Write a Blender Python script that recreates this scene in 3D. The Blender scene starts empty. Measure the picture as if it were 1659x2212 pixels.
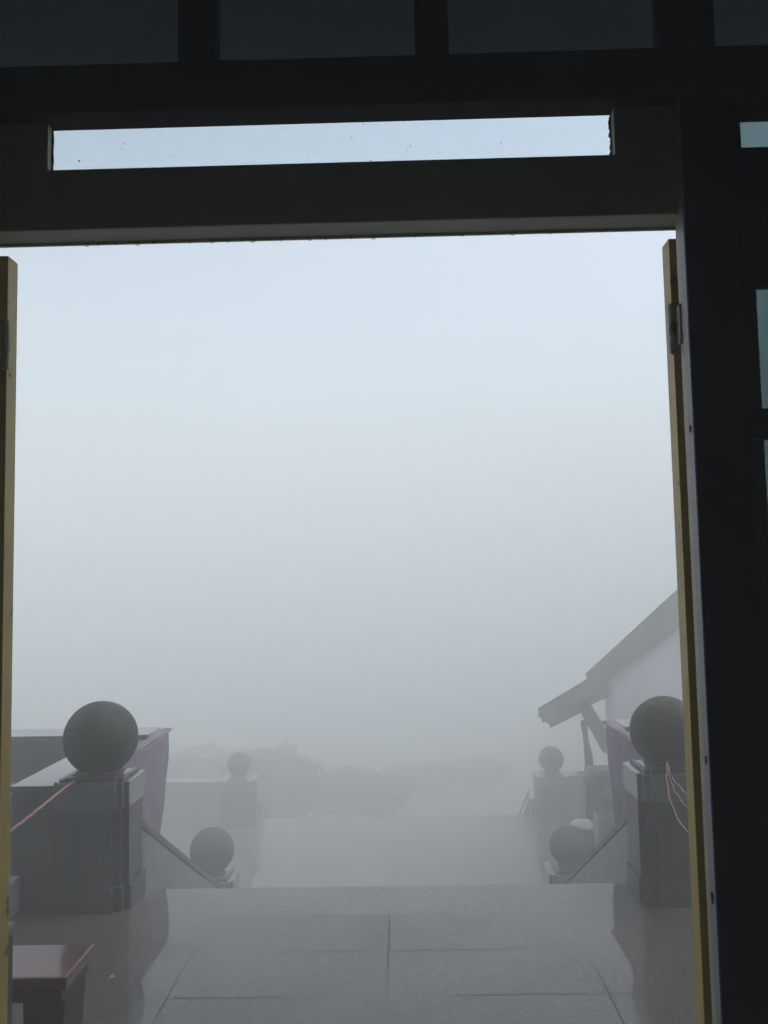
import bpy, bmesh, math, random
from mathutils import Vector, Matrix, noise
random.seed(7)
R = math.radians
sc = bpy.context.scene
col = sc.collection

# ------------------------------------------------------------------ camera
EYE = Vector((0, 0, 1.5))
cd = bpy.data.cameras.new('camera'); cam = bpy.data.objects.new('camera', cd); col.objects.link(cam)
cd.sensor_fit = 'VERTICAL'; cd.sensor_height = 24; cd.lens = 24*1912/2212
cd.clip_start = .02; cd.clip_end = 500
cam.matrix_world = Matrix.Translation(EYE) @ Matrix.Rotation(R(1.0), 4, 'Z') @ Matrix.Rotation(R(94.55), 4, 'X') @ Matrix.Rotation(R(-1.1), 4, 'Z')
sc.camera = cam

# ------------------------------------------------------------------ sky, sun, exposure
SUN_EL, SUN_AZ = 60, 84          # overcast: a very soft sun high on the right
w = bpy.data.worlds.new("World"); sc.world = w; w.use_nodes = True
nt = w.node_tree; nt.nodes.clear()
out = nt.nodes.new('ShaderNodeOutputWorld'); bg = nt.nodes.new('ShaderNodeBackground')
sky = nt.nodes.new('ShaderNodeTexSky'); sky.sky_type = 'NISHITA'; sky.sun_disc = False
sky.sun_elevation = R(SUN_EL); sky.sun_rotation = R(SUN_AZ); sky.air_density = 1.2; sky.dust_density = 3
hs = nt.nodes.new('ShaderNodeHueSaturation'); hs.inputs['Saturation'].default_value = .6; hs.inputs['Hue'].default_value = .488
nt.links.new(sky.outputs[0], hs.inputs['Color']); nt.links.new(hs.outputs[0], bg.inputs['Color'])
bg.inputs['Strength'].default_value = .12
nt.links.new(bg.outputs[0], out.inputs[0])
sl = bpy.data.lights.new('sun', 'SUN'); sun = bpy.data.objects.new('sun', sl); col.objects.link(sun)
sl.energy = .6; sl.angle = R(40); sl.color = (1, .985, .96)
sd = Vector((math.sin(R(SUN_AZ))*math.cos(R(SUN_EL)), math.cos(R(SUN_AZ))*math.cos(R(SUN_EL)), math.sin(R(SUN_EL))))
sun.rotation_euler = sd.to_track_quat('Z', 'Y').to_euler(); sun.location = (0, 20, 30)
sc.view_settings.view_transform = 'Standard'; sc.view_settings.look = 'None'
sc.view_settings.exposure = EXPO = 1.68; sc.view_settings.gamma = 1
sc.render.engine = 'CYCLES'
cy = sc.cycles
cy.max_bounces = 10; cy.diffuse_bounces = 4; cy.glossy_bounces = 4; cy.transmission_bounces = 6
cy.transparent_max_bounces = 12; cy.volume_bounces = 6
cy.use_denoising = True
try: cy.denoiser = 'OPENIMAGEDENOISE'
except Exception: pass
cy.sample_clamp_indirect = 6
FOG = .128

# ------------------------------------------------------------------ materials
def mat(name, base, rough=.6, var=.12, nscale=6, spec_scale=0, spec_amt=.25, bump=.0, bscale=40, metal=0,
        coat=0, coat_rough=.05, streak=0, stain=None, stain_amt=0, stain_scale=2.):
    m = bpy.data.materials.new(name); m.use_nodes = True
    t = m.node_tree; N = t.nodes; L = t.links
    p = N['Principled BSDF']
    p.inputs['Roughness'].default_value = rough; p.inputs['Metallic'].default_value = metal
    tc = N.new('ShaderNodeTexCoord')
    n1 = N.new('ShaderNodeTexNoise'); n1.inputs['Scale'].default_value = nscale; n1.inputs['Detail'].default_value = 6
    L.new(tc.outputs['Object'], n1.inputs['Vector'])
    r = N.new('ShaderNodeMapRange'); r.inputs[1].default_value = .3; r.inputs[2].default_value = .7
    r.inputs[3].default_value = 1-var; r.inputs[4].default_value = 1+var
    L.new(n1.outputs['Fac'], r.inputs[0])
    mul = N.new('ShaderNodeVectorMath'); mul.operation = 'SCALE'; mul.inputs[0].default_value = base[:3]
    L.new(r.outputs[0], mul.inputs['Scale'])
    c = mul.outputs[0]
    if spec_scale:
        v = N.new('ShaderNodeTexVoronoi'); v.inputs['Scale'].default_value = spec_scale
        L.new(tc.outputs['Object'], v.inputs['Vector'])
        rr = N.new('ShaderNodeMapRange'); rr.inputs[3].default_value = 1-spec_amt; rr.inputs[4].default_value = 1+spec_amt
        sp = N.new('ShaderNodeSeparateColor'); L.new(v.outputs['Color'], sp.inputs[0]); L.new(sp.outputs[0], rr.inputs[0])
        m2 = N.new('ShaderNodeVectorMath'); m2.operation = 'SCALE'; L.new(c, m2.inputs[0]); L.new(rr.outputs[0], m2.inputs['Scale'])
        c = m2.outputs[0]
    if streak:
        mp = N.new('ShaderNodeMapping'); mp.inputs['Scale'].default_value = (14, 14, 1.2)
        L.new(tc.outputs['Object'], mp.inputs[0])
        n3 = N.new('ShaderNodeTexNoise'); n3.inputs['Scale'].default_value = 1; n3.inputs['Detail'].default_value = 4
        L.new(mp.outputs[0], n3.inputs['Vector'])
        r3 = N.new('ShaderNodeMapRange'); r3.inputs[1].default_value = .35; r3.inputs[2].default_value = .65
        r3.inputs[3].default_value = 1-streak; r3.inputs[4].default_value = 1+streak; L.new(n3.outputs['Fac'], r3.inputs[0])
        m3 = N.new('ShaderNodeVectorMath'); m3.operation = 'SCALE'; L.new(c, m3.inputs[0]); L.new(r3.outputs[0], m3.inputs['Scale'])
        c = m3.outputs[0]
    if stain:
        n4 = N.new('ShaderNodeTexNoise'); n4.inputs['Scale'].default_value = stain_scale; n4.inputs['Detail'].default_value = 8; n4.inputs['Roughness'].default_value = .65
        L.new(tc.outputs['Object'], n4.inputs['Vector'])
        r4 = N.new('ShaderNodeMapRange'); r4.inputs[1].default_value = .62 - .2*stain_amt; r4.inputs[2].default_value = .72 - .2*stain_amt
        L.new(n4.outputs['Fac'], r4.inputs[0])
        mx = N.new('ShaderNodeMix'); mx.data_type = 'RGBA'; L.new(r4.outputs[0], mx.inputs[0]); L.new(c, mx.inputs[6]); mx.inputs[7].default_value = (*stain, 1)
        c = mx.outputs[2]
    L.new(c, p.inputs['Base Color'])
    if coat:
        p.inputs['Coat Weight'].default_value = coat; p.inputs['Coat Roughness'].default_value = coat_rough; p.inputs['Coat IOR'].default_value = 1.36
    if bump:
        b = N.new('ShaderNodeBump'); b.inputs['Strength'].default_value = bump; b.inputs['Distance'].default_value = .004
        n2 = N.new('ShaderNodeTexNoise'); n2.inputs['Scale'].default_value = bscale; n2.inputs['Detail'].default_value = 5
        L.new(tc.outputs['Object'], n2.inputs['Vector']); L.new(n2.outputs['Fac'], b.inputs['Height']); L.new(b.outputs[0], p.inputs['Normal'])
    return m

def floor_mat(name, base, x0, y0, bw, rh, joint=.0048, rough=.5, coat_rough=.025, coat=1):
    """speckled granite slabs under a thin film of water; joints by world position"""
    m = bpy.data.materials.new(name); m.use_nodes = True
    t = m.node_tree; N = t.nodes; L = t.links; p = N['Principled BSDF']
    g = N.new('ShaderNodeNewGeometry')
    mp = N.new('ShaderNodeMapping'); mp.inputs['Location'].default_value = (-x0, -y0, 0); L.new(g.outputs['Position'], mp.inputs[0])
    def grid(comp, period):
        s = N.new('ShaderNodeSeparateXYZ'); L.new(mp.outputs[0], s.inputs[0])
        a = N.new('ShaderNodeMath'); a.operation = 'PINGPONG'; L.new(s.outputs[comp], a.inputs[0]); a.inputs[1].default_value = period/2
        return a.outputs[0], s
    gx, s = grid(0, bw); gy, _ = grid(1, rh)
    def line(v, wd):
        a = N.new('ShaderNodeMapRange'); a.inputs[1].default_value = wd*.3; a.inputs[2].default_value = wd
        a.inputs[3].default_value = 1; a.inputs[4].default_value = 0; L.new(v, a.inputs[0]); return a.outputs[0]
    # each joint line fades in and out along its length
    nj = N.new('ShaderNodeTexNoise'); nj.inputs['Scale'].default_value = 1.7; nj.inputs['Detail'].default_value = 3; L.new(g.outputs['Position'], nj.inputs['Vector'])
    rj = N.new('ShaderNodeMapRange'); rj.inputs[1].default_value = .38; rj.inputs[2].default_value = .6; rj.inputs[3].default_value = .15; L.new(nj.outputs['Fac'], rj.inputs[0])
    lx, ly = line(gx, joint), line(gy, joint*1.1)
    mj = N.new('ShaderNodeMath'); mj.operation = 'MAXIMUM'; L.new(lx, mj.inputs[0]); L.new(ly, mj.inputs[1])
    mk = N.new('ShaderNodeMath'); mk.operation = 'MULTIPLY'; L.new(mj.outputs[0], mk.inputs[0]); L.new(rj.outputs[0], mk.inputs[1])
    # slab to slab tone
    fl = N.new('ShaderNodeVectorMath'); fl.operation = 'DIVIDE'; L.new(mp.outputs[0], fl.inputs[0]); fl.inputs[1].default_value = (bw, rh, 10)
    ff = N.new('ShaderNodeVectorMath'); ff.operation = 'FLOOR'; L.new(fl.outputs[0], ff.inputs[0])
    wn = N.new('ShaderNodeTexWhiteNoise'); L.new(ff.outputs[0], wn.inputs['Vector'])
    tr = N.new('ShaderNodeMapRange'); tr.inputs[3].default_value = .93; tr.inputs[4].default_value = 1.07; L.new(wn.outputs['Value'], tr.inputs[0])
    sp = N.new('ShaderNodeTexVoronoi'); sp.inputs['Scale'].default_value = 95; L.new(g.outputs['Position'], sp.inputs['Vector'])
    sc_ = N.new('ShaderNodeSeparateColor'); L.new(sp.outputs['Color'], sc_.inputs[0])
    sr = N.new('ShaderNodeMapRange'); sr.inputs[3].default_value = .35; sr.inputs[4].default_value = 1.65; L.new(sc_.outputs[0], sr.inputs[0])
    n1 = N.new('ShaderNodeTexNoise'); n1.inputs['Scale'].default_value = 1.4; n1.inputs['Detail'].default_value = 7; L.new(g.outputs['Position'], n1.inputs['Vector'])
    nr = N.new('ShaderNodeMapRange'); nr.inputs[1].default_value = .3; nr.inputs[2].default_value = .7; nr.inputs[3].default_value = .86; nr.inputs[4].default_value = 1.12; L.new(n1.outputs['Fac'], nr.inputs[0])
    # small dark smudges
    n5 = N.new('ShaderNodeTexNoise'); n5.inputs['Scale'].default_value = 5.5; n5.inputs['Detail'].default_value = 2; L.new(g.outputs['Position'], n5.inputs['Vector'])
    r5 = N.new('ShaderNodeMapRange'); r5.inputs[1].default_value = .71; r5.inputs[2].default_value = .76; r5.inputs[3].default_value = 1; r5.inputs[4].default_value = .8; L.new(n5.outputs['Fac'], r5.inputs[0])
    def mul(a, b):
        k = N.new('ShaderNodeMath'); k.operation = 'MULTIPLY'; L.new(a, k.inputs[0]); L.new(b, k.inputs[1]); return k.outputs[0]
    k = mul(mul(mul(tr.outputs[0], sr.outputs[0]), nr.outputs[0]), r5.outputs[0])
    c = N.new('ShaderNodeVectorMath'); c.operation = 'SCALE'; c.inputs[0].default_value = base; L.new(k, c.inputs['Scale'])
    mx = N.new('ShaderNodeMix'); mx.data_type = 'RGBA'; L.new(mk.outputs[0], mx.inputs[0]); L.new(c.outputs[0], mx.inputs[6]); mx.inputs[7].default_value = (.03, .03, .03, 1)
    L.new(mx.outputs[2], p.inputs['Base Color'])
    p.inputs['Roughness'].default_value = rough
    cw = N.new('ShaderNodeMath'); cw.operation = 'SUBTRACT'; L.new(mk.outputs[0], cw.inputs[1])
    nw = N.new('ShaderNodeTexNoise'); nw.inputs['Scale'].default_value = 2.2; nw.inputs['Detail'].default_value = 8; nw.inputs['Roughness'].default_value = .6; L.new(g.outputs['Position'], nw.inputs['Vector'])
    rw = N.new('ShaderNodeMapRange'); rw.inputs[1].default_value = .35; rw.inputs[2].default_value = .62; rw.inputs[3].default_value = coat*.8; rw.inputs[4].default_value = coat; L.new(nw.outputs['Fac'], rw.inputs[0]); L.new(rw.outputs[0], cw.inputs[0]); cw.use_clamp = True
    L.new(cw.outputs[0], p.inputs['Coat Weight'])
    p.inputs['Coat Roughness'].default_value = coat_rough; p.inputs['Coat IOR'].default_value = 1.52
    # film of water: slightly wavy, each slab a hair out of level
    b = N.new('ShaderNodeBump'); b.inputs['Strength'].default_value = .24; b.inputs['Distance'].default_value = .002
    n2 = N.new('ShaderNodeTexNoise'); n2.inputs['Scale'].default_value = 5; n2.inputs['Detail'].default_value = 6; n2.inputs['Roughness'].default_value = .62
    L.new(g.outputs['Position'], n2.inputs['Vector']); L.new(n2.outputs['Fac'], b.inputs['Height'])
    L.new(b.outputs[0], p.inputs['Coat Normal'])
    return m

M = {}
M['granite'] = mat('dark granite', (.054, .056, .058), .55, .2, 3.5, 150, .5, bump=.6, bscale=60, coat=.35, coat_rough=.12, streak=.28, stain=(.10, .105, .10), stain_amt=.3, stain_scale=3)
M['granite_pale'] = mat('pale granite', (.15, .158, .155), .5, .14, 5, 150, .28, bump=.4, bscale=60, coat=.5, coat_rough=.1, streak=.14)
M['cap'] = mat('wet granite cap', (.13, .135, .14), .45, .2, 4, 150, .35, coat=1, coat_rough=.06, bump=.3, bscale=12)
M['ball'] = mat('rough granite ball', (.066, .069, .06), .75, .24, 4.5, 120, .5, bump=1, bscale=70)
M['terrace'] = floor_mat('wet terrace granite', (.094, .089, .077), -.082, 4.142, .805, .397)
M['lower'] = floor_mat('wet lower paving', (.12, .12, .115), -.1, 9.6, .8, .6, joint=.014)
M['steps'] = floor_mat('wet step granite', (.115, .113, .105), .43, 4.142, 1.1, 5, joint=.006)
M['earth'] = mat('pale bounce ground', (.27, .27, .24), .9, .3, .8, bump=1, bscale=3)  # unseen ground made pale to bounce light up into the fog
M['cream'] = mat('cream door paint', (.46, .41, .25), .45, .1, 9, bump=.25, bscale=30, stain=(.06, .045, .025), stain_amt=.12, stain_scale=9)
M['ochre'] = mat('ochre door paint', (.62, .44, .11), .45, .12, 5, bump=.3, bscale=25, streak=.06, stain=(.05, .035, .02), stain_amt=.05, stain_scale=14)
M['lintel'] = mat('cream lintel paint in shade', (.34, .31, .225), .5, .12, 4, bump=.3, bscale=20, stain=(.16, .10, .05), stain_amt=.1, stain_scale=2)  # same cream paint, base darkened for the unlit hall side
M['lit_reveal'] = mat('lit dark reveal paint', (.3, .3, .34), .45, .06, 8)  # light caught on the dark post's reveal, put in as a grey base
M['black'] = mat('black painted timber', (.010, .010, .013), .5, .2, 5, bump=.3, bscale=20)
for _k in ('black',):
    _p = M[_k].node_tree.nodes['Principled BSDF']; _p.inputs['Specular IOR Level'].default_value = .12; _p.inputs['Roughness'].default_value = .8
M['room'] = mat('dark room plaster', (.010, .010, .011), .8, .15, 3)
M['soffit'] = mat('dark eave boards', (.022, .022, .02), .8, .2, 3, streak=.2)
M['facade'] = mat('grey facade render', (.22, .21, .2), .8, .1, 3)
M['rooftile'] = mat('grey roof tiles', (.09, .1, .1), .7, .2, 6, streak=.3)
M['purple'] = mat('lilac cloth', (.20, .173, .225), .8, .12, 4, streak=.1, bump=.4, bscale=10)
M['housewall'] = mat('pale lilac render', (.72, .73, .755), .85, .08, 2, streak=.06)
M['houseroof'] = mat('brown eave timber', (.19, .18, .165), .7, .2, 5, streak=.15)
M['red'] = mat('dark red lacquer', (.12, .020, .017), .4, .3, 5, coat=1, coat_rough=.07, bump=.5, bscale=9, streak=.25)
M['maroon'] = mat('dark stained stool wood', (.035, .018, .017), .5, .2, 6)
M['rope'] = mat('pink plastic twine', (.62, .26, .29), .5, .2, 60)
M['steel'] = mat('painted steel rail', (.12, .12, .12), .4, .15, 20)
M['pale_block'] = mat('dressed pale granite', (.34, .35, .34), .55, .14, 5, 130, .4, bump=.5, coat=.4, coat_rough=.1)
M['post'] = mat('weathered timber post', (.075, .065, .07), .7, .2, 8)
M['rock'] = mat('pale rock', (.42, .42, .4), .85, .2, 3, bump=1, bscale=8)
M['bark'] = mat('dark bark', (.05, .042, .035), .9, .2, 12, bump=1, bscale=20)
M['leaf'] = mat('dark green foliage', (.045, .065, .03), .6, .35, 3)
M['paper'] = mat('white paper scrap', (.8, .8, .78), .8, .03, 20)
M['hinge'] = mat('painted hinge', (.3, .26, .15), .45, .25, 25, bump=.5, bscale=60, stain=(.05, .035, .025), stain_amt=.5, stain_scale=22)
def glass(name, tint, rough=.08, dirt=.0, dirtcol=(.1, .12, .12), spots=0):
    m = bpy.data.materials.new(name); m.use_nodes = True
    t = m.node_tree; N = t.nodes; L = t.links; N.clear()
    o = N.new('ShaderNodeOutputMaterial'); tr = N.new('ShaderNodeBsdfTransparent'); tr.inputs[0].default_value = (*tint, 1)
    gl = N.new('ShaderNodeBsdfGlossy'); gl.inputs['Roughness'].default_value = rough
    lf = N.new('ShaderNodeLayerWeight'); pw = N.new('ShaderNodeMath'); pw.operation = 'POWER'; L.new(lf.outputs['Facing'], pw.inputs[0]); pw.inputs[1].default_value = 5
    lw = N.new('ShaderNodeMath'); lw.operation = 'MULTIPLY_ADD'; L.new(pw.outputs[0], lw.inputs[0]); lw.inputs[1].default_value = .8; lw.inputs[2].default_value = .035
    mx = N.new('ShaderNodeMixShader'); L.new(lw.outputs[0], mx.inputs[0]); L.new(tr.outputs[0], mx.inputs[1]); L.new(gl.outputs[0], mx.inputs[2])
    df = N.new('ShaderNodeBsdfDiffuse'); df.inputs[0].default_value = (*dirtcol, 1)
    tc = N.new('ShaderNodeTexCoord'); n = N.new('ShaderNodeTexNoise'); n.inputs['Scale'].default_value = 9; n.inputs['Detail'].default_value = 9
    L.new(tc.outputs['Object'], n.inputs['Vector'])
    r = N.new('ShaderNodeMapRange'); r.inputs[1].default_value = .35; r.inputs[2].default_value = .75; r.inputs[3].default_value = dirt*.4; r.inputs[4].default_value = dirt*1.8
    L.new(n.outputs['Fac'], r.inputs[0])
    fac = r.outputs[0]
    if spots:
        v = N.new('ShaderNodeTexNoise'); v.inputs['Scale'].default_value = spots; v.inputs['Detail'].default_value = 1; L.new(tc.outputs['Object'], v.inputs['Vector'])
        r2 = N.new('ShaderNodeMapRange'); r2.inputs[1].default_value = .765; r2.inputs[2].default_value = .785; L.new(v.outputs['Fac'], r2.inputs[0])
        a = N.new('ShaderNodeMath'); a.operation = 'MAXIMUM'; L.new(fac, a.inputs[0]); L.new(r2.outputs[0], a.inputs[1]); fac = a.outputs[0]
    m2 = N.new('ShaderNodeMixShader'); L.new(fac, m2.inputs[0]); L.new(mx.outputs[0], m2.inputs[1]); L.new(df.outputs[0], m2.inputs[2])
    L.new(m2.outputs[0], o.inputs[0]); return m
M['glass_clear'] = glass('clear transom glass', (.93, .96, .97), .05, .0, (.12, .12, .1), 120)
M['glass_teal'] = glass('tinted teal glass', (.42, .49, .49), .15, .1, (.05, .07, .07))
M['glass_upper'] = glass('grimy clerestory glass', (.45, .52, .54), .3, .05, (.08, .085, .085))
M['drop'] = glass('water drop', (.75, .76, .74), .02)
M['glass_dusty'] = glass('dusty upper glass', (.84, .88, .88), .3, .05, (.10, .12, .12))

# ------------------------------------------------------------------ mesh helpers
def add_box(bm, x0, x1, y0, y1, z0, z1, bev=0):
    vs = [bm.verts.new(v) for v in ((x0,y0,z0),(x1,y0,z0),(x1,y1,z0),(x0,y1,z0),(x0,y0,z1),(x1,y0,z1),(x1,y1,z1),(x0,y1,z1))]
    fs = [bm.faces.new([vs[i] for i in f]) for f in ((0,3,2,1),(4,5,6,7),(0,1,5,4),(1,2,6,5),(2,3,7,6),(3,0,4,7))]
    if bev:
        es = {e for f in fs for e in f.edges}
        bmesh.ops.bevel(bm, geom=list(es), offset=bev, segments=2, affect='EDGES', profile=.6)
def add_prism(bm, pts, axis, a, b, bev=0):
    """extrude a closed outline; axis 'x': pts are (y,z); 'y': (x,z); 'z': (x,y)"""
    def P(p, t): return {'x': (t, p[0], p[1]), 'y': (p[0], t, p[1]), 'z': (p[0], p[1], t)}[axis]
    va = [bm.verts.new(P(p, a)) for p in pts]; vb = [bm.verts.new(P(p, b)) for p in pts]
    n = len(pts); fs = [bm.faces.new(va), bm.faces.new(vb[::-1])]
    for i in range(n): fs.append(bm.faces.new((va[i], vb[i], vb[(i+1) % n], va[(i+1) % n])))
    bmesh.ops.recalc_face_normals(bm, faces=fs)
    if bev:
        es = {e for f in fs for e in f.edges}
        bmesh.ops.bevel(bm, geom=list(es), offset=bev, segments=2, affect='EDGES', profile=.6)
def add_tube(bm, pts, r, seg=8):
    pts = [Vector(p) for p in pts]; rings = []
    for i, p in enumerate(pts):
        d = (pts[min(i+1, len(pts)-1)] - pts[max(i-1, 0)]).normalized()
        a = d.orthogonal().normalized() if i == 0 else (a - d*a.dot(d)).normalized()
        b = d.cross(a); rr = r[i] if isinstance(r, (list, tuple)) else r
        rings.append([bm.verts.new(p + (a*math.cos(2*math.pi*k/seg) + b*math.sin(2*math.pi*k/seg))*rr) for k in range(seg)])
    for i in range(len(rings)-1):
        for k in range(seg): bm.faces.new((rings[i][k], rings[i][(k+1) % seg], rings[i+1][(k+1) % seg], rings[i+1][k]))
    bm.faces.new(rings[0][::-1]); bm.faces.new(rings[-1])
def add_lathe(bm, prof, cx, cy, seg=32):
    rings = [[bm.verts.new((cx + r*math.cos(2*math.pi*k/seg), cy + r*math.sin(2*math.pi*k/seg), z)) for k in range(seg)] for r, z in prof]
    for i in range(len(rings)-1):
        for k in range(seg): bm.faces.new((rings[i][k], rings[i][(k+1) % seg], rings[i+1][(k+1) % seg], rings[i+1][k]))
    bm.faces.new(rings[0][::-1]); bm.faces.new(rings[-1])
def obj(name, bm, m, parent=None, smooth=False, org=None):
    me = bpy.data.meshes.new(name)
    if org is not None: bmesh.ops.translate(bm, verts=bm.verts, vec=-Vector(org))
    bm.to_mesh(me); bm.free()
    if smooth: me.shade_smooth()
    me.materials.append(M[m] if isinstance(m, str) else m)
    o = bpy.data.objects.new(name, me); col.objects.link(o)
    if org is not None: o.location = org
    if parent is not None: o.parent = parent
    return o
def B(*boxes, bev=0):
    bm = bmesh.new()
    for b in boxes: add_box(bm, *b, bev=bev)
    return bm
def tag(o, label, cat, group=None, kind=None):
    o['label'] = label; o['category'] = cat
    if group: o['group'] = group
    if kind: o['kind'] = kind
    return o
def thing(name, loc, label, cat, group=None):
    o = bpy.data.objects.new(name, None); col.objects.link(o); o.location = loc; o.empty_display_size = .1
    return tag(o, label, cat, group)
def part(name, bm, m, root, smooth=False):
    """bm in world coordinates -> child of the thing"""
    top = root; loc = Vector(root.location)
    while top.parent: top = top.parent; loc += Vector(top.location)
    bmesh.ops.translate(bm, verts=bm.verts, vec=-loc)
    return obj(name, bm, m, root, smooth)
def struct(name, bm, m, label=None):
    o = obj(name, bm, m); o['kind'] = 'structure'; return o
def prism(pts, axis, a, b, bev=0):
    bm = bmesh.new(); add_prism(bm, pts, axis, a, b, bev); return bm

# ------------------------------------------------------------------ ground, terraces, stairs
ZL = -1.7; ZG = -3.4
bm = bmesh.new(); add_box(bm, -38, 38, -6, 58, ZG-.5, ZG); struct('ground', bm, 'earth')
XL, XR = -1.60, 1.38          # outer faces of the stair cheeks
struct('terrace', prism([(-8,1.80),(8,1.80),(8,5.80),(XR,5.80),(XR,4.14),(XL,4.14),(XL,5.80),(-8,5.80)], 'z', ZG, 0), 'terrace')
struct('landing_kerb', B((XL+.001, XR-.001, 4.142, 4.52, -1.69, -.001)), 'steps')
bm = bmesh.new(); n = 11; tr_ = (7.66-4.52)/(n-1); rs = 1.7/n
for i in range(1, n):
    add_box(bm, XL+.252, XR-.252, 4.52+(i-1)*tr_+.002, 4.52+i*tr_, ZL+.002, -i*rs)
struct('upper_stairs', bm, 'steps')
struct('lower_terrace', prism([(-9,5.805),(9,5.805),(9,12.4),(-9,12.4)], 'z', ZG, ZL), 'lower')
bm = bmesh.new()
for i in range(1, n):
    add_box(bm, -1.98, 1.72, 12.40+(i-1)*.32+.002, 12.40+i*.32, ZG+.002, ZL-i*rs)
struct('lower_stairs', bm, 'steps')

# ------------------------------------------------------------------ piers with stone balls
def make_pier(cx, cy, zb, zt, w, zc, r, label, group, cap=.03):
    t = thing('ball_pier', (cx, cy, zb), label, 'stone pier', group)
    h = w/2; ch = w*.2
    def octo(k=0.0, c=ch): 
        a = h+k
        return [(cx-a+c,cy-a),(cx+a-c,cy-a),(cx+a-c*.35,cy-a+c*.45),(cx+a,cy-a+c),(cx+a,cy+a-c),(cx+a-c,cy+a),(cx-a+c,cy+a),(cx-a,cy+a-c),(cx-a,cy-a+c),(cx-a+c*.35,cy-a+c*.45)]
    H = zt-zb
    def notched(k=0.0, c=ch, d=.9):
        a = h+k; e = c*d
        return [(cx-a+c,cy-a),(cx+a-c,cy-a),(cx+a-c,cy-a+e*.45),(cx+a-c*.45,cy-a+e*.45),(cx+a-c*.45,cy-a+e),(cx+a,cy-a+e),(cx+a,cy+a-e),(cx+a-c*.45,cy+a-e),(cx+a-c*.45,cy+a-e*.45),(cx+a-c,cy+a-e*.45),(cx+a-c,cy+a),
                (cx-a+c,cy+a),(cx-a+c,cy+a-e*.45),(cx-a+c*.45,cy+a-e*.45),(cx-a+c*.45,cy+a-e),(cx-a,cy+a-e),(cx-a,cy-a+e),(cx-a+c*.45,cy-a+e),(cx-a+c*.45,cy-a+e*.45),(cx-a+c,cy-a+e*.45)]
    bm = bmesh.new(); add_prism(bm, notched(-.006), 'z', zb+H*.18, zt-H*.2); part('shaft', bm, 'granite', t)
    bm = bmesh.new(); add_prism(bm, notched(.006), 'z', zb, zb+H*.19, .003); part('plinth', bm, 'granite', t)
    bm = bmesh.new(); add_prism(bm, notched(0, ch*.75), 'z', zt-H*.21, zt, .004); part('cap', bm, 'cap', t)
    # raised collar: two low kerbs running back, a cross plate with stepped ends, then the neck
    bm = bmesh.new(); q = r*.78
    for sx in (-1, 1): add_box(bm, cx+sx*q-.013, cx+sx*q+.013, cy-h*.78, cy+h*.78, zt+.0005, zt+.014, .003)
    add_prism(bm, [(cx-q*.86,cy-h*.82),(cx+q*.86,cy-h*.82),(cx+q*.86,cy-h*.55),(cx+q*.62,cy-h*.55),(cx+q*.62,cy+h*.55),(cx-q*.62,cy+h*.55),(cx-q*.62,cy-h*.55),(cx-q*.86,cy-h*.55)], 'z', zt+.0006, zt+.022, .003)
    part('collar', bm, 'granite', t)
    bm = bmesh.new(); add_lathe(bm, [(r*.66, zt+.02), (r*.58, zt+.03), (r*.55, zc-r*.8)], cx, cy); part('neck', bm, 'ball', t, True)
    bm = bmesh.new(); bmesh.ops.create_icosphere(bm, subdivisions=5, radius=r)
    for v in bm.verts:
        k = 1 + .008*noise.noise(v.co*9/r*.18 + Vector((cx, cy, 0))) + .004*noise.noise(v.co*60)
        v.co = v.co*k + Vector((cx, cy, zc))
    part('ball', bm, 'ball', t, True)
    return t
G = 'granite piers topped with stone balls'
make_pier(-1.48, 4.37, 0, .588, .36, .770, .177, 'nearest left granite pier with large stone ball, pink twine running left from it', G)
make_pier(1.262, 4.37, 0, .588, .36, .757, .168, 'nearest right granite pier with large stone ball, partly hidden by the door edge', G)
make_pier(-1.60, 7.46, ZL, -.875, .40, -.67, .18, 'pier with stone ball at the foot of the left stair cheek', G)
make_pier(1.34, 7.5, ZL, -.865, .40, -.690, .160, 'pier with stone ball at the foot of the right stair cheek', G)
make_pier(-2.23, 12.15, ZL, -1.09, .48, -.91, .16, 'faint far left pier with stone ball, almost lost in fog at the lower terrace edge', G)
make_pier(1.96, 12.1, ZL, -1.09, .46, -.895, .165, 'far right pier with stone ball below the hut eave in fog', G)

# ------------------------------------------------------------------ parapets and cheeks
def wall(name, outline, z0, z1, label, group, cap_out=None, axis='z', m='granite_pale', capm='cap', capt=.03):
    xs = sum(p[0] for p in outline)/len(outline); ys = sum(p[1] for p in outline)/len(outline)
    t = thing(name, (xs, ys, z0), label, 'wall', group)
    part('wall_body', prism(outline, 'z', z0, z1-capt), m, t)
    part('coping', prism(cap_out or outline, 'z', z1-capt, z1, .004), capm, t)
    return t
GP = 'low granite parapet walls'
def L_out(s, c, k=0.0):   # return block beside the stair, L shaped round the pier
    xi, xo, xp = c+s*(1.455-k), c+s*(1.75+k), c+s*1.5505
    return [(xp,4.25-k),(xo,4.25-k),(xo,5.465),(xi,5.465),(xi,4.556),(xp,4.556)]
wall('return_wall', L_out(-1, -.11), 0, .572, 'thick low wall behind the nearest left ball pier, its wet top shining', GP, L_out(-1, -.11, .01), m='granite')
wall('return_wall', L_out(1, -.11), 0, .572, 'thick low wall behind the nearest right ball pier, mostly behind the door edge', GP, L_out(1, -.11, .01), m='granite')
wall('parapet_wall', [(-8,5.47),(-1.56,5.47),(-1.56,5.75),(-8,5.75)], 0, .602, 'dark parapet crossing behind the nearest left ball', GP, m='granite')
wall('parapet_wall', [(1.34,5.47),(8,5.47),(8,5.75),(1.34,5.75)], 0, .602, 'parapet crossing behind the nearest right ball, in front of the hut wall', GP, m='granite')
wall('parapet_wall', [(-9,12.05),(-2.475,12.05),(-2.475,12.3),(-9,12.3)], ZL, -1.12, 'faint parapet with pale coping running left from the far left pier in fog', GP)
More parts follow.
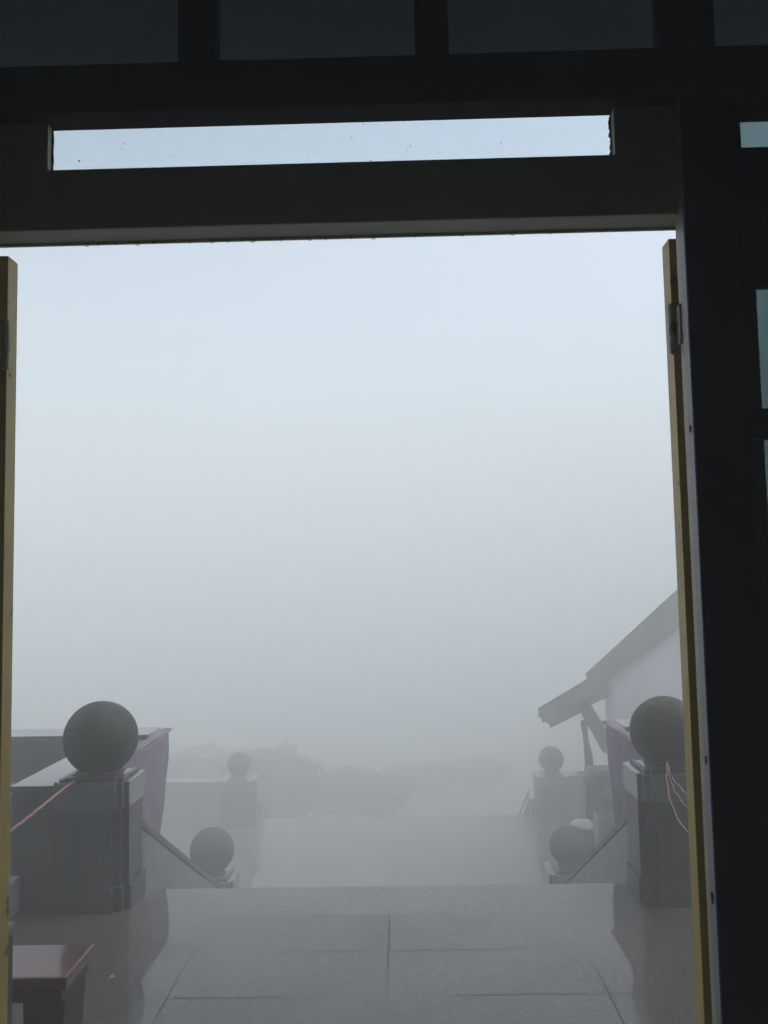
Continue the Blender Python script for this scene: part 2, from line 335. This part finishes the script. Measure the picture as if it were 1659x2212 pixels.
wall('parapet_wall', [(2.2,12.0),(9,12.0),(9,12.25),(2.2,12.25)], ZL, -1.1, 'foggy parapet running right from the far right pier', GP)
def cheek(x0, x1, y0, y1, z0, z1, zb, label, g='sloping stair cheeks'):
    t = thing('stair_cheek', ((x0+x1)/2, y0, zb), label, 'wall', g)
    part('wall_body', prism([(y0,zb),(y1,zb),(y1,z1-.04),(y0,z0-.04)], 'x', x0, x1), 'granite_pale', t)
    part('coping', prism([(y0,z0-.04),(y1,z1-.04),(y1,z1),(y0,z0)], 'x', x0-.006, x1+.006, .003), 'granite', t)
cheek(-1.60, -1.35, 4.556, 7.25, .342, -.99, ZL, 'sloping granite cheek wall along the left side of the upper stairs')
cheek(1.13, 1.38, 4.556, 7.29, .342, -1.01, ZL, 'sloping granite cheek wall along the right side of the upper stairs')
cheek(-2.13, -1.985, 12.40, 15.6, ZL+.22, ZG+.3, ZG, 'far left cheek wall of the lower stairs, lost in fog')
cheek(1.725, 1.87, 12.40, 15.6, ZL+.22, ZG+.3, ZG, 'far right cheek wall of the lower stairs, lost in fog')

t = thing('granite_block', (-2.2, 3.9, 0), 'pale granite block by the left door leaf, in front of the dark parapet', 'stone block')
part('block', B((-2.7, -1.812, 3.35, 4.244, 0, .125), bev=.012), 'pale_block', t)
part('top_slab', B((-2.71, -1.808, 3.34, 4.246, .127, .165), bev=.014), 'pale_block', t)
t = thing('stone_seat', (-4.5, 5.3, 0), 'low stone ledge along the foot of the left parapet', 'ledge')
part('seat_slab', B((-7.5, -2.05, 5.15, 5.462, .28, .33), bev=.01), 'cap', t)
part('seat_base', B((-7.4, -2.15, 5.2, 5.462, 0, .279)), 'granite', t)

# ------------------------------------------------------------------ lilac cloths over the stair walls
def cloth(s, c, label):
    x = c + s*1.362; bm = bmesh.new(); NY, NZ = 44, 30; g = []
    for i in range(NY+1):
        u = i/NY; row = []
        y = 4.57 + u*.93
        zt = .612 + .006*math.sin(u*9) 
        zb = .28 - .495*(y-4.68) + .006
        for j in range(NZ+1):
            v = j/NZ; z = zt + (zb-zt)*v
            yy = 4.57 + u*(.93 - .24*v**1.6)
            zb2 = .28 - .495*(yy-4.68) + .006; z = zt + (zb2-zt)*v
            off = .004*math.sin(u*23 + v*2.2)*(.25+v) + .012*noise.noise(Vector((u*3, v*3, s)))
            row.append(bm.verts.new((x - s*(.022+abs(off)), yy, z)))
        g.append(row)
    for i in range(NY):
        for j in range(NZ): bm.faces.new((g[i][j], g[i+1][j], g[i+1][j+1], g[i][j+1]))
    o = obj('lilac_cloth', bm, 'purple', smooth=True, org=(x, 5.0, .3))
    md = o.modifiers.new('thick', 'SOLIDIFY'); md.thickness = .004
    tag(o, label, 'cloth', 'lilac cloths hung on the stair walls')
    # fold that laps over the coping
    bm = bmesh.new(); f = []
    for i in range(NY+1):
        u = i/NY; y = 4.58+u*1.0
        f.append([bm.verts.new((x + s*a, y, z + .004*math.sin(u*14+a*40))) for a, z in ((-.03,.616),(.0,.621),(.02,.619),(.04,.614),(.05,.607))])
    for i in range(NY):
        for j in range(4): bm.faces.new((f[i][j], f[i+1][j], f[i+1][j+1], f[i][j+1]))
    bmesh.ops.translate(bm, verts=bm.verts, vec=-Vector((x, 5.0, .3)))
    q = obj('folded_edge', bm, 'purple', o, True); md = q.modifiers.new('thick', 'SOLIDIFY'); md.thickness = .004
cloth(-1, -.11, 'lilac cloth hanging beside the nearest left ball')
cloth(1, -.11, 'lilac cloth hanging beside the nearest right ball, under the hut')

# ------------------------------------------------------------------ pink twine
def twine(paths, label, knot):
    bm = bmesh.new()
    for P, rr, ph in paths:
        P = [Vector(p) for p in P]; n = 90; seg = len(P)-1; pts = []
        for i in range(n+1):
            t_ = i/n*seg; k = min(int(t_), seg-1); f = t_-k
            p0, p1, p2, p3 = P[max(k-1,0)], P[k], P[k+1], P[min(k+2,seg)]
            q = .5*((2*p1)+(-p0+p2)*f+(2*p0-5*p1+4*p2-p3)*f*f+(-p0+3*p1-3*p2+p3)*f**3)
            d = (p2-p1).normalized(); a = d.orthogonal().normalized(); b = d.cross(a)
            an = i*.5+ph; q = q + (a*math.cos(an)+b*math.sin(an))*rr*.8
            pts.append(q)
        add_tube(bm, pts, rr*.75, 6)
    cx, cy, cz, cr = knot
    for k in range(1):
        ring = [(cx+cr*math.cos(a), cy+cr*math.sin(a), cz+.008*k+.004*math.sin(3*a)) for a in [2*math.pi*i/40 for i in range(41)]]
        add_tube(bm, ring, .0022, 6)
    return tag(obj('twine', bm, 'rope', smooth=True, org=(cx, cy, cz)), label, 'twine', 'pink twine tied to the balls')
k1 = (-1.48, 4.37, .615, .106)
pl = [(-1.50, 4.262, .618), (-1.55, 4.17, .597), (-1.40, 3.6, .676), (-1.148, 2.6, .803), (-.98, 2.0, .93)]
twine([(pl, .0033, 0), (pl, .0033, 2.1), (pl, .0033, 4.2)], 'stretched pink twine running from the nearest left ball to the left door leaf', k1)
k2 = (1.262, 4.37, .61, .100)
twine([([(1.235,4.262,.635),(1.204,4.17,.640),(1.181,4.1,.608),(1.159,4.0,.549),(1.123,3.8,.521),(1.077,3.5,.525),(1.021,3.1,.554),(.96,2.6,.66),(.90,1.95,.86)], .0027, 0),
       ([(1.240,4.262,.635),(1.206,4.17,.640),(1.195,4.08,.581),(1.164,3.9,.573),(1.081,3.5,.62),(1.041,3.1,.646),(.97,2.6,.72),(.91,1.95,.9)], .0023, 1),
       ([(1.245,4.262,.635),(1.210,4.17,.642),(1.206,4.08,.591),(1.177,3.9,.606),(1.083,3.5,.666),(1.044,3.1,.692),(.98,2.6,.76),(.92,1.95,.93)], .0023, 2)],
      'slack strands of pink twine drooping from the nearest right ball to the door', k2)

# ------------------------------------------------------------------ red stool
X1 = -1.10
t = thing('low_stool', (-1.33, 3.03, 0), 'low dark red wooden stool with wet glossy seat, bottom left', 'stool')
bm = bmesh.new(); add_box(bm, -1.62, X1, 2.93, 3.20, .215, .255, .008); part('seat', bm, 'red', t)
bm = bmesh.new(); add_box(bm, -1.6, X1-.02, 2.945, 3.185, .17, .213, .004); part('apron', bm, 'maroon', t)
for x in (-1.60, X1-.155):
    bm = bmesh.new(); add_prism(bm, [(x, 0), (x+.125, 0), (x+.135, .169), (x-.005, .169)], 'y', 2.975, 3.17, .006); part('leg', bm, 'maroon', t)

t = thing('guard_post', (-1.06, 2.33, 0), 'slim grey stone post just outside the left door leaf', 'post')
part('shaft', B((-1.10, -1.013, 2.29, 2.335, 0, .62), bev=.006), 'granite', t)
part('cap', B((-1.102, -1.010, 2.287, 2.338, .622, .652), bev=.01), 'granite_pale', t)
bm = bmesh.new()
for k in range(6): pass
v = [bm.verts.new(p) for p in ((-1.155,3.51,.004),(-1.14,3.505,.012),(-1.13,3.52,.005),(-1.146,3.53,.014))]
bm.faces.new(v); bmesh.ops.solidify(bm, geom=bm.faces[:], thickness=.002)
tag(obj('paper_scrap', bm, 'paper'), 'tiny white scrap of paper lying on the wet terrace right of the stool', 'litter')

# ------------------------------------------------------------------ hut in the fog
def hut_local(bm):
    bmesh.ops.transform(bm, matrix=Matrix.Translation((2.04, 8.95, 0)) @ Matrix.Rotation(R(-22), 4, 'Z'), verts=bm.verts); return bm
t = thing('hut', (2.6, 9.6, ZL), 'foggy pale hut with steep roof and a lower bracketed eave, on the right', 'building')
def hp(name, pts, y0, y1, m, bev=0, root=None): return part(name, hut_local(prism(pts, 'y', y0, y1, bev)), m, root or t)
hp('wall', [(-.035,ZL),(3.4,ZL),(3.4,1.0),(1.65,1.95),(-.035,.45)], 0, 4.2, 'housewall')
hp('roof', [(-.215,.55),(1.68,2.27),(3.6,.55),(3.5,.40),(1.68,1.86),(.63,.95),(-.13,.40)], -.08, 4.6, 'houseroof', .012)
hp('lower_eave', [(-.70,.165),(-.66,.195),(-.20,.462),(0,.54),(-.0,.32),(-.19,.25),(-.57,.045),(-.61,.04),(-.615,.06),(-.66,.05)], -.06, 4.4, 'houseroof', .006)
for i in range(15):
    bm = bmesh.new(); y = -.03+i*.30; add_tube(bm, [(-.70,y,.172),(-.2,y,.475),(0,y,.55)], .022, 8); part('tile_roll', hut_local(bm), 'rooftile', t, True)
for i in range(7):
    y = -.04 + i*.62; hp('rafter', [(-.60,.035),(-.2,.245),(-.2,.20),(-.58,.0)], y, y+.06, 'post')
hp('gutter', [(-.71,.12),(-.69,.10),(-.665,.12),(-.67,.14),(-.69,.12),(-.705,.14)], -.05, 4.4, 'post')
for y in (-.15, 3.6):
    hp('brace', [(-.285,.262),(-.191,.318),(-.02,.02),(-.02,-.20),(-.05,-.17)], y-.05, y+.05, 'post')
f = part('window', hut_local(B((.9, 1.8, -.03, -.002, -.75, .1))), 'houseroof', t)

t = thing('sign_frame', (1.8, 8.8, ZL), 'thin dark frame of posts standing before the hut', 'post')
part('upright', hut_local(prism([(-.215,ZL),(-.235,-.36),(-.245,-.05),(-.262,.04),(-.262,.098),(-.215,.098),(-.21,.03),(-.20,-.1),(-.165,-.25),(-.16,-.36),(-.15,ZL)], 'y', -.12, -.06, .004)), 'post', t)
part('cross_arm', hut_local(B((-.214, -.042, -.115, -.065, .05, .098))), 'post', t)

# ------------------------------------------------------------------ plants
def leaf_cloud(bm, c, rad, n, size, seed, flat=1.0):
    rnd = random.Random(seed)
    for _ in range(n):
        while True:
            p = Vector((rnd.uniform(-1,1), rnd.uniform(-1,1), rnd.uniform(-1,1)))
            if .25 < p.length < 1: break
        k = 1 + .35*noise.noise(p*1.8 + Vector((seed, 0, 0)))
        q = Vector(c) + Vector((p.x*rad[0], p.y*rad[1], p.z*rad[2]))*k
        s = size*rnd.uniform(.6, 1.4)
        a = Vector((rnd.gauss(0,1), rnd.gauss(0,1), rnd.gauss(0,1))).normalized(); b = a.orthogonal().normalized(); c2 = a.cross(b)
        vs = [bm.verts.new(q + b*s*x + c2*s*.5*y + a*s*.1*abs(x)) for x, y in ((-1,0),(-.3,.8),(.5,.7),(1,0),(.5,-.7),(-.3,-.8))]
        bm.faces.new(vs)
def shrub(name, x, y, z, w, h, label, cat, group, seed, n=1500, d=None, trunk=.25, size=.07):
    t = thing(name, (x, y, z), label, cat, group)
    bm = bmesh.new()
    add_tube(bm, [(x,y,z-.02),(x+.03,y,z+h*trunk),(x-.02,y+.03,z+h*.7)], [.06*h,.045*h,.015*h], 8)
    for k in range(5):
        a = k*1.26+seed; add_tube(bm, [(x,y,z+h*trunk*.8),(x+math.cos(a)*w*.2,y+math.sin(a)*w*.2,z+h*.5),(x+math.cos(a)*w*.38,y+math.sin(a)*w*.35,z+h*.72)], [.025*h,.015*h,.006*h], 6)
    part('trunk', bm, 'bark', t, True)
    bm = bmesh.new(); rnd = random.Random(seed)
    leaf_cloud(bm, (x,y,z+h*.58), (w*.42,(d or w)*.42,h*.38), int(n*.6), size, seed)
    for k in range(6):
        a = rnd.uniform(0,6.3); leaf_cloud(bm, (x+math.cos(a)*w*.25,y+math.sin(a)*(d or w)*.25,z+h*rnd.uniform(.45,.8)), (w*.22,(d or w)*.22,h*.2), int(n*.07), size, seed+k*3)
    part('crown', bm, 'leaf', t)
GF = 'dark bushes beyond the lower terrace'
shrub('bush', -4.3, 17.6, ZG, 3.2, 1.75, 'leftmost broad bush looming in fog beyond the far left parapet', 'bush', GF, 3, 9000, size=.045)
shrub('bush', -2.5, 16.9, ZG, 2.4, 1.95, 'tall rounded bush in fog just right of the far left pier', 'bush', GF, 11, 9000, size=.045)
shrub('bush', -.8, 18.2, ZG, 2.3, 1.15, 'lower bush in the middle, faint in fog beyond the stairs', 'bush', GF, 19, 9000, size=.045)
shrub('bush', .3, 20.6, ZG, 2.0, .8, 'small round bush just left of the lowest sliver of bush', 'bush', GF, 27, 9000, size=.045)
shrub('bush', 1.6, 21.2, ZG, 2.0, .7, 'lowest sliver of bush right of centre, barely showing in fog', 'bush', GF, 51, 6000, size=.045)
shrub('bush', -7.2, 18.6, ZG, 3.0, 1.7, 'far bush hidden in fog behind the left parapet', 'bush', GF, 37, 9000, size=.045)
LX, LY = 1.555, 8.02
bm = bmesh.new(); bmesh.ops.create_icosphere(bm, subdivisions=3, radius=1)
for v in bm.verts:
    k = 1+.22*noise.noise(v.co*1.6); v.co = Vector((v.co.x*.11, v.co.y*.1, max(v.co.z, -.6)*.055))*k + Vector((LX, LY, -.665))
t = thing('garden_lantern', (LX, LY, ZL), 'squat pale stone lantern behind the right stair-foot ball', 'stone lantern')
part('roof_stone', bm, 'rock', t, True)
bm = bmesh.new(); add_lathe(bm, [(.12,ZL),(.11,ZL+.08),(.055,ZL+.14),(.05,-.97),(.08,-.93),(.08,-.77),(.06,-.71)], LX, LY, 16); part('stem', bm, 'granite', t, True)
t = thing('side_wall', (1.88, 8.45, ZL), 'dark stone block wall standing left of the hut corner', 'wall')
part('wall_body', prism([(1.66,ZL),(2.12,ZL),(2.12,-.31),(1.74,-.31),(1.74,-.36),(1.66,-.36)], 'y', 8.36, 8.56), 'granite', t)
part('coping', prism([(1.63,-.359),(1.735,-.359),(1.735,-.309),(2.14,-.309),(2.14,-.265),(1.70,-.265),(1.70,-.315),(1.63,-.315)], 'y', 8.33, 8.59), 'granite_pale', t)
make_pier(1.845, 8.08, ZL, -.58, .32, -.455, .10, 'small ball pier squeezed between the right stair foot and the hut', G)

# handrail going down the lower stairs
t = thing('handrail', (1.78, 12.5, ZL), 'slim sloping metal handrail left of the far right pier', 'handrail')
bm = bmesh.new(); add_tube(bm, [(1.69,12.38,-1.38),(1.69,12.6,-1.50),(1.69,15.4,-2.95)], .014, 8); part('top_rail', bm, 'steel', t, True)
bm = bmesh.new(); add_tube(bm, [(1.69,12.42,-1.50),(1.69,12.6,-1.62),(1.69,15.4,-3.07)], .010, 8); part('lower_rail', bm, 'steel', t, True)
for k in range(4):
    y = 12.45+k*.9; z = -1.42-(y-12.45)*.518
    bm = bmesh.new(); add_tube(bm, [(1.69,y,z+.0),(1.69,y,z-.42)], .012, 8); part('baluster', bm, 'steel', t, True)

# ------------------------------------------------------------------ hall with the doorway we look through
XA, XB = -.825, .580                                  # clear opening
ZT = 2.236
hall = thing('hall', (0, 1.75, 0), 'dark hall wall framing the open double doorway, seen from inside', 'building')
Y0, Y1 = 1.728, 1.783
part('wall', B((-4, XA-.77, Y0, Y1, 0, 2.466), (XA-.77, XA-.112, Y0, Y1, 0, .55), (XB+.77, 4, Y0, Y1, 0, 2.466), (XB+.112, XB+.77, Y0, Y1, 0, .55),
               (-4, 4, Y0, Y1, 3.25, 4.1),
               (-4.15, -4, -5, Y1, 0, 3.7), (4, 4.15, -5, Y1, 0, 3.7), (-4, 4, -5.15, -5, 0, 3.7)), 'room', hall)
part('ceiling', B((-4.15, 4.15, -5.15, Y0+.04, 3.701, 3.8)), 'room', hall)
part('door_post', B((XB+.002, XB+.112, Y0, Y1-.03, 0, 2.466), bev=.003), 'black', hall)
part('door_post', B((XA-.112, XA-.002, Y0, Y1-.03, 0, 2.466), bev=.003), 'black', hall)
part('beam', B((-4, 4, Y0-.008, Y1+.01, 2.466, 2.568), bev=.003), 'black', hall)
# clerestory windows above the beam
cl = part('clerestory_frame', B(*[(a, b, Y0, Y1, 2.568, 3.25) for a, b in ((-4,-3.3),(-2.28,-2.2),(-1.35,-1.27),(-.435,-.358),(.052,.12),(.552,.66),(1.5,1.58),(2.45,2.53),(3.4,4))],
     (-3.3, 3.4, Y0+.001, Y0+.03, 3.2, 3.249), bev=0), 'black', hall)
for a, b in ((-3.3,-2.28),(-2.2,-1.35),(-1.27,-.435),(-.358,.052),(.12,.552),(.66,1.5),(1.58,2.45),(2.53,3.4)):
    part('pane', B((a-.003, b+.003, Y0+.035, Y0+.039, 2.562, 3.2)), 'glass_upper', cl)
# side lights
for s, xe in ((1, XB), (-1, XA)):
    xa, xb = sorted((xe+s*.112, xe+s*.77))
    fr = part('side_window', B((xa, xb, Y0+.01, Y1-.01, 2.105, 2.362), (xa, xb, Y0+.012, Y1-.012, .55, .6), (xb-.03, xb, Y0+.014, Y1-.014, .6, 2.105) if s>0 else (xa, xa+.03, Y0+.014, Y1-.014, .6, 2.105)), 'black', hall)
    xs = sorted((xe+s*.112, xe+s*.136)); part('stile_and_shade', B((xs[0], xs[1], Y1-.02, Y1-.002, 2.362, 2.438)), 'black', fr); part('head', B((xa, xb, Y0+.04, Y1-.001, 2.438, 2.4655)), 'black', fr)
    part('pane', B((xa, xb, Y0+.03, Y0+.034, 2.36, 2.43)), 'glass_teal', fr)
    part('pane', B((xa, xb, Y0+.03, Y0+.034, .6, 2.106)), 'glass_dusty', fr)
    xs = sorted((xe+s*.112, xe+s*.148)); part('stile_and_shade', B((xs[0], xs[1], Y1-.02, Y1-.0025, .6, 2.105)), 'black', fr)  # black strip over the leaf's ochre stile, added in place of its shade
    part('shade_bar', B((xa, xb, Y1-.045, Y1-.0215, 1.768, 1.828)), 'black', fr)  # black bars over the leaf rails behind, standing in for their backlit shade
    part('shade_bar', B((xa, xb, Y1-.045, Y1-.0215, 2.075, 2.104)), 'black', fr)
# door frame
df = part('door_jamb', B((XB+.0005, XB+.03, Y1-.027, Y1, 0, ZT)), 'cream', hall)
dg = part('door_jamb', B((XA-.03, XA-.0005, Y1-.027, Y1, 0, ZT)), 'cream', hall)
part('lit_reveal', B((XB-.0015, XB+.0018, Y0-.002, Y1-.028, 0, 2.466)), 'lit_reveal', df)
part('lit_reveal', B((XA-.0018, XA+.0015, Y0-.002, Y1-.028, 0, 2.466)), 'lit_reveal', dg)
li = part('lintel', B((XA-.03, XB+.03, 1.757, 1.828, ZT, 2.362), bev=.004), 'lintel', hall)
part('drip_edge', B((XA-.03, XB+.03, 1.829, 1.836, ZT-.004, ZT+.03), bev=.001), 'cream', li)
for i, dx in enumerate((175,200,239,288,325,404,455,489,524,545,588,608,672,707,763,813,905,1010,1120,1204)):
    X = (dx-858)/1912*1.835; rr = .0034 if i % 3 else .005
    bm = bmesh.new(); bmesh.ops.create_uvsphere(bm, u_segments=10, v_segments=7, radius=rr)
    for v in bm.verts: v.co = Vector((v.co.x*1.3, v.co.y, v.co.z*.9)) + Vector((X, 1.826+.003*(i % 2), ZT-.004-rr*.2))
    part('water_drop', bm, 'drop', li, True)
# transom light over the lintel
tf = part('transom', B((-.7175, .4605, 1.757, 1.776, ZT+.1265, ZT+.1275), (XA-.03, -.718, 1.757, 1.79, 2.3625, 2.4655), (.461, XB+.03, 1.757, 1.79, 2.3625, 2.4655)), 'lintel', hall)
rnd = random.Random(4)
for x, sg in ((-.7139, 1), (.4569, -1)):
    xr = (-.7178, -.714) if sg > 0 else (.457, .4608)
    part('reveal', B((*xr, 1.758, 1.7775, 2.3637, 2.465)), 'cream', tf)
    pts = [(x, 2.3637)]
    for k in range(21): pts.append((x + sg*rnd.uniform(.001, .006 if sg < 0 else .0025), 2.366 + k*.0046))
    pts.append((x, 2.465)); part('putty', prism(pts, 'y', 1.7776, 1.786), 'soffit', tf)
part('pane', B((XA+.08, XB-.08, 1.791, 1.795, 2.3626, 2.4655)), 'glass_clear', tf)

for y, z, rr in ((1.742,1.791,.006),(1.742,1.148,.0065),(1.742,.892,.009)):
    bm = bmesh.new(); bmesh.ops.create_cone(bm, cap_ends=True, segments=16, radius1=rr, radius2=rr, depth=.001)
    for v in bm.verts: v.co = Vector((v.co.z + XB-.0022, v.co.x*.8 + y, v.co.y*1.3 + z))
    part('screw_hole', bm, 'black', df)
# door leaves swung right back against the outside wall
def leaf(s, xe, label):
    d = thing_part = None
    x0, x1 = xe, xe+s*.70
    a, b = 1.829, 1.877; zt = 2.212; st = .178
    def bx(p, q, *r): return (min(p,q), max(p,q), *r)
    d = part('door_leaf', B(bx(x0, x0+s*st, a, b, .02, zt), bx(x1-s*st, x1, a, b, .02, zt), bx(x0+s*st, x1-s*st, a, b, 2.115, zt), bx(x0+s*st, x1-s*st, a, b, .02, .75),
             bx(x0+s*st, x1-s*st, a+.004, b-.004, 1.788, 1.842), bx(x0+s*st, x1-s*st, a+.004, b-.004, 1.26, 1.30), bev=.0015), 'ochre', hall)
    d['label'] = label
    for z0, z1 in ((.75,1.26),(1.30,1.788),(1.842,2.115)):
        part('pane', B(bx(x0+s*st, x1-s*st, 1.851, 1.855, z0, z1)), 'glass_teal', d)
    for z0 in (1.962, .22):
        h = .1
        bm = bmesh.new(); xc, yc = xe - s*.0035, 1.806
        add_lathe(bm, [(.006,z0-.004),(.012,z0),(.012,z0+h*.485),(.0105,z0+h*.49),(.0105,z0+h*.505),(.012,z0+h*.51),(.012,z0+h),(.007,z0+h+.003)], xc, yc, 16)
        add_box(bm, min(xe-s*.003, xe+s*.001), max(xe-s*.003, xe+s*.001), 1.772, 1.80, z0+.01, z0+h-.01)
        part('hinge', bm, 'hinge', d)
    # flakes of lifted paint on the edge
    rnd = random.Random(3 if s < 0 else 9)
    for k in range(7 if s < 0 else 3):
        bm = bmesh.new()
        z = rnd.uniform(1.9, 2.14) if s < 0 else rnd.uniform(1.2, 2.0); y = 1.834 + rnd.uniform(0, .012); hh = rnd.uniform(.003, .012)
        xx = xe - s*.0006
        vs = [bm.verts.new((xx, y+q*.0018+rnd.uniform(-.0006,.0006), z+r*hh)) for q, r in ((-1,-.7),(.2,-1),(1,-.3),(.6,.6),(-.2,1),(-1,.3))]
        bm.faces.new(vs); part('paint_chip', bm, 'post', d)
leaf(1, XB, 'right door leaf folded back outside'); leaf(-1, XA, 'left door leaf folded back outside, its edge chipped')
# outside: roof slope and eave over the door, run out deep to shade the near fog
part('eave', prism([(Y1+.012,3.95),(4.0,3.70),(4.02,3.77),(Y1+.012,4.1)], 'x', -4.6, 4.6), 'soffit', hall)
part('roof', prism([(4.12,3.772),(1.6,4.22),(-1.7,5.0),(-6.6,3.7),(-6.6,3.62),(-1.7,4.9),(1.6,4.13),(4.04,3.765)], 'x', -4.7, 4.7), 'rooftile', hall)
struct('hall_floor', B((-3.999, 3.999, -4.999, 1.727, -.3, .012)), 'room')
struct('threshold', B((-4.1, 4.1, 1.7275, 1.799, -.3, .006)), 'granite_pale')

# ------------------------------------------------------------------ fog
bm = bmesh.new(); add_box(bm, -42, 42, -9, 64, ZG-1.5, 5.3)
hz = bpy.data.materials.new('fog'); hz.use_nodes = True; t = hz.node_tree; t.nodes.clear()
o = t.nodes.new('ShaderNodeOutputMaterial'); v = t.nodes.new('ShaderNodeVolumePrincipled')
v.inputs['Color'].default_value = (.96, .98, .98, 1); v.inputs['Density'].default_value = FOG; v.inputs['Anisotropy'].default_value = -.33
t.links.new(v.outputs[0], o.inputs['Volume'])
h = obj('haze', bm, hz); h['kind'] = 'stuff'
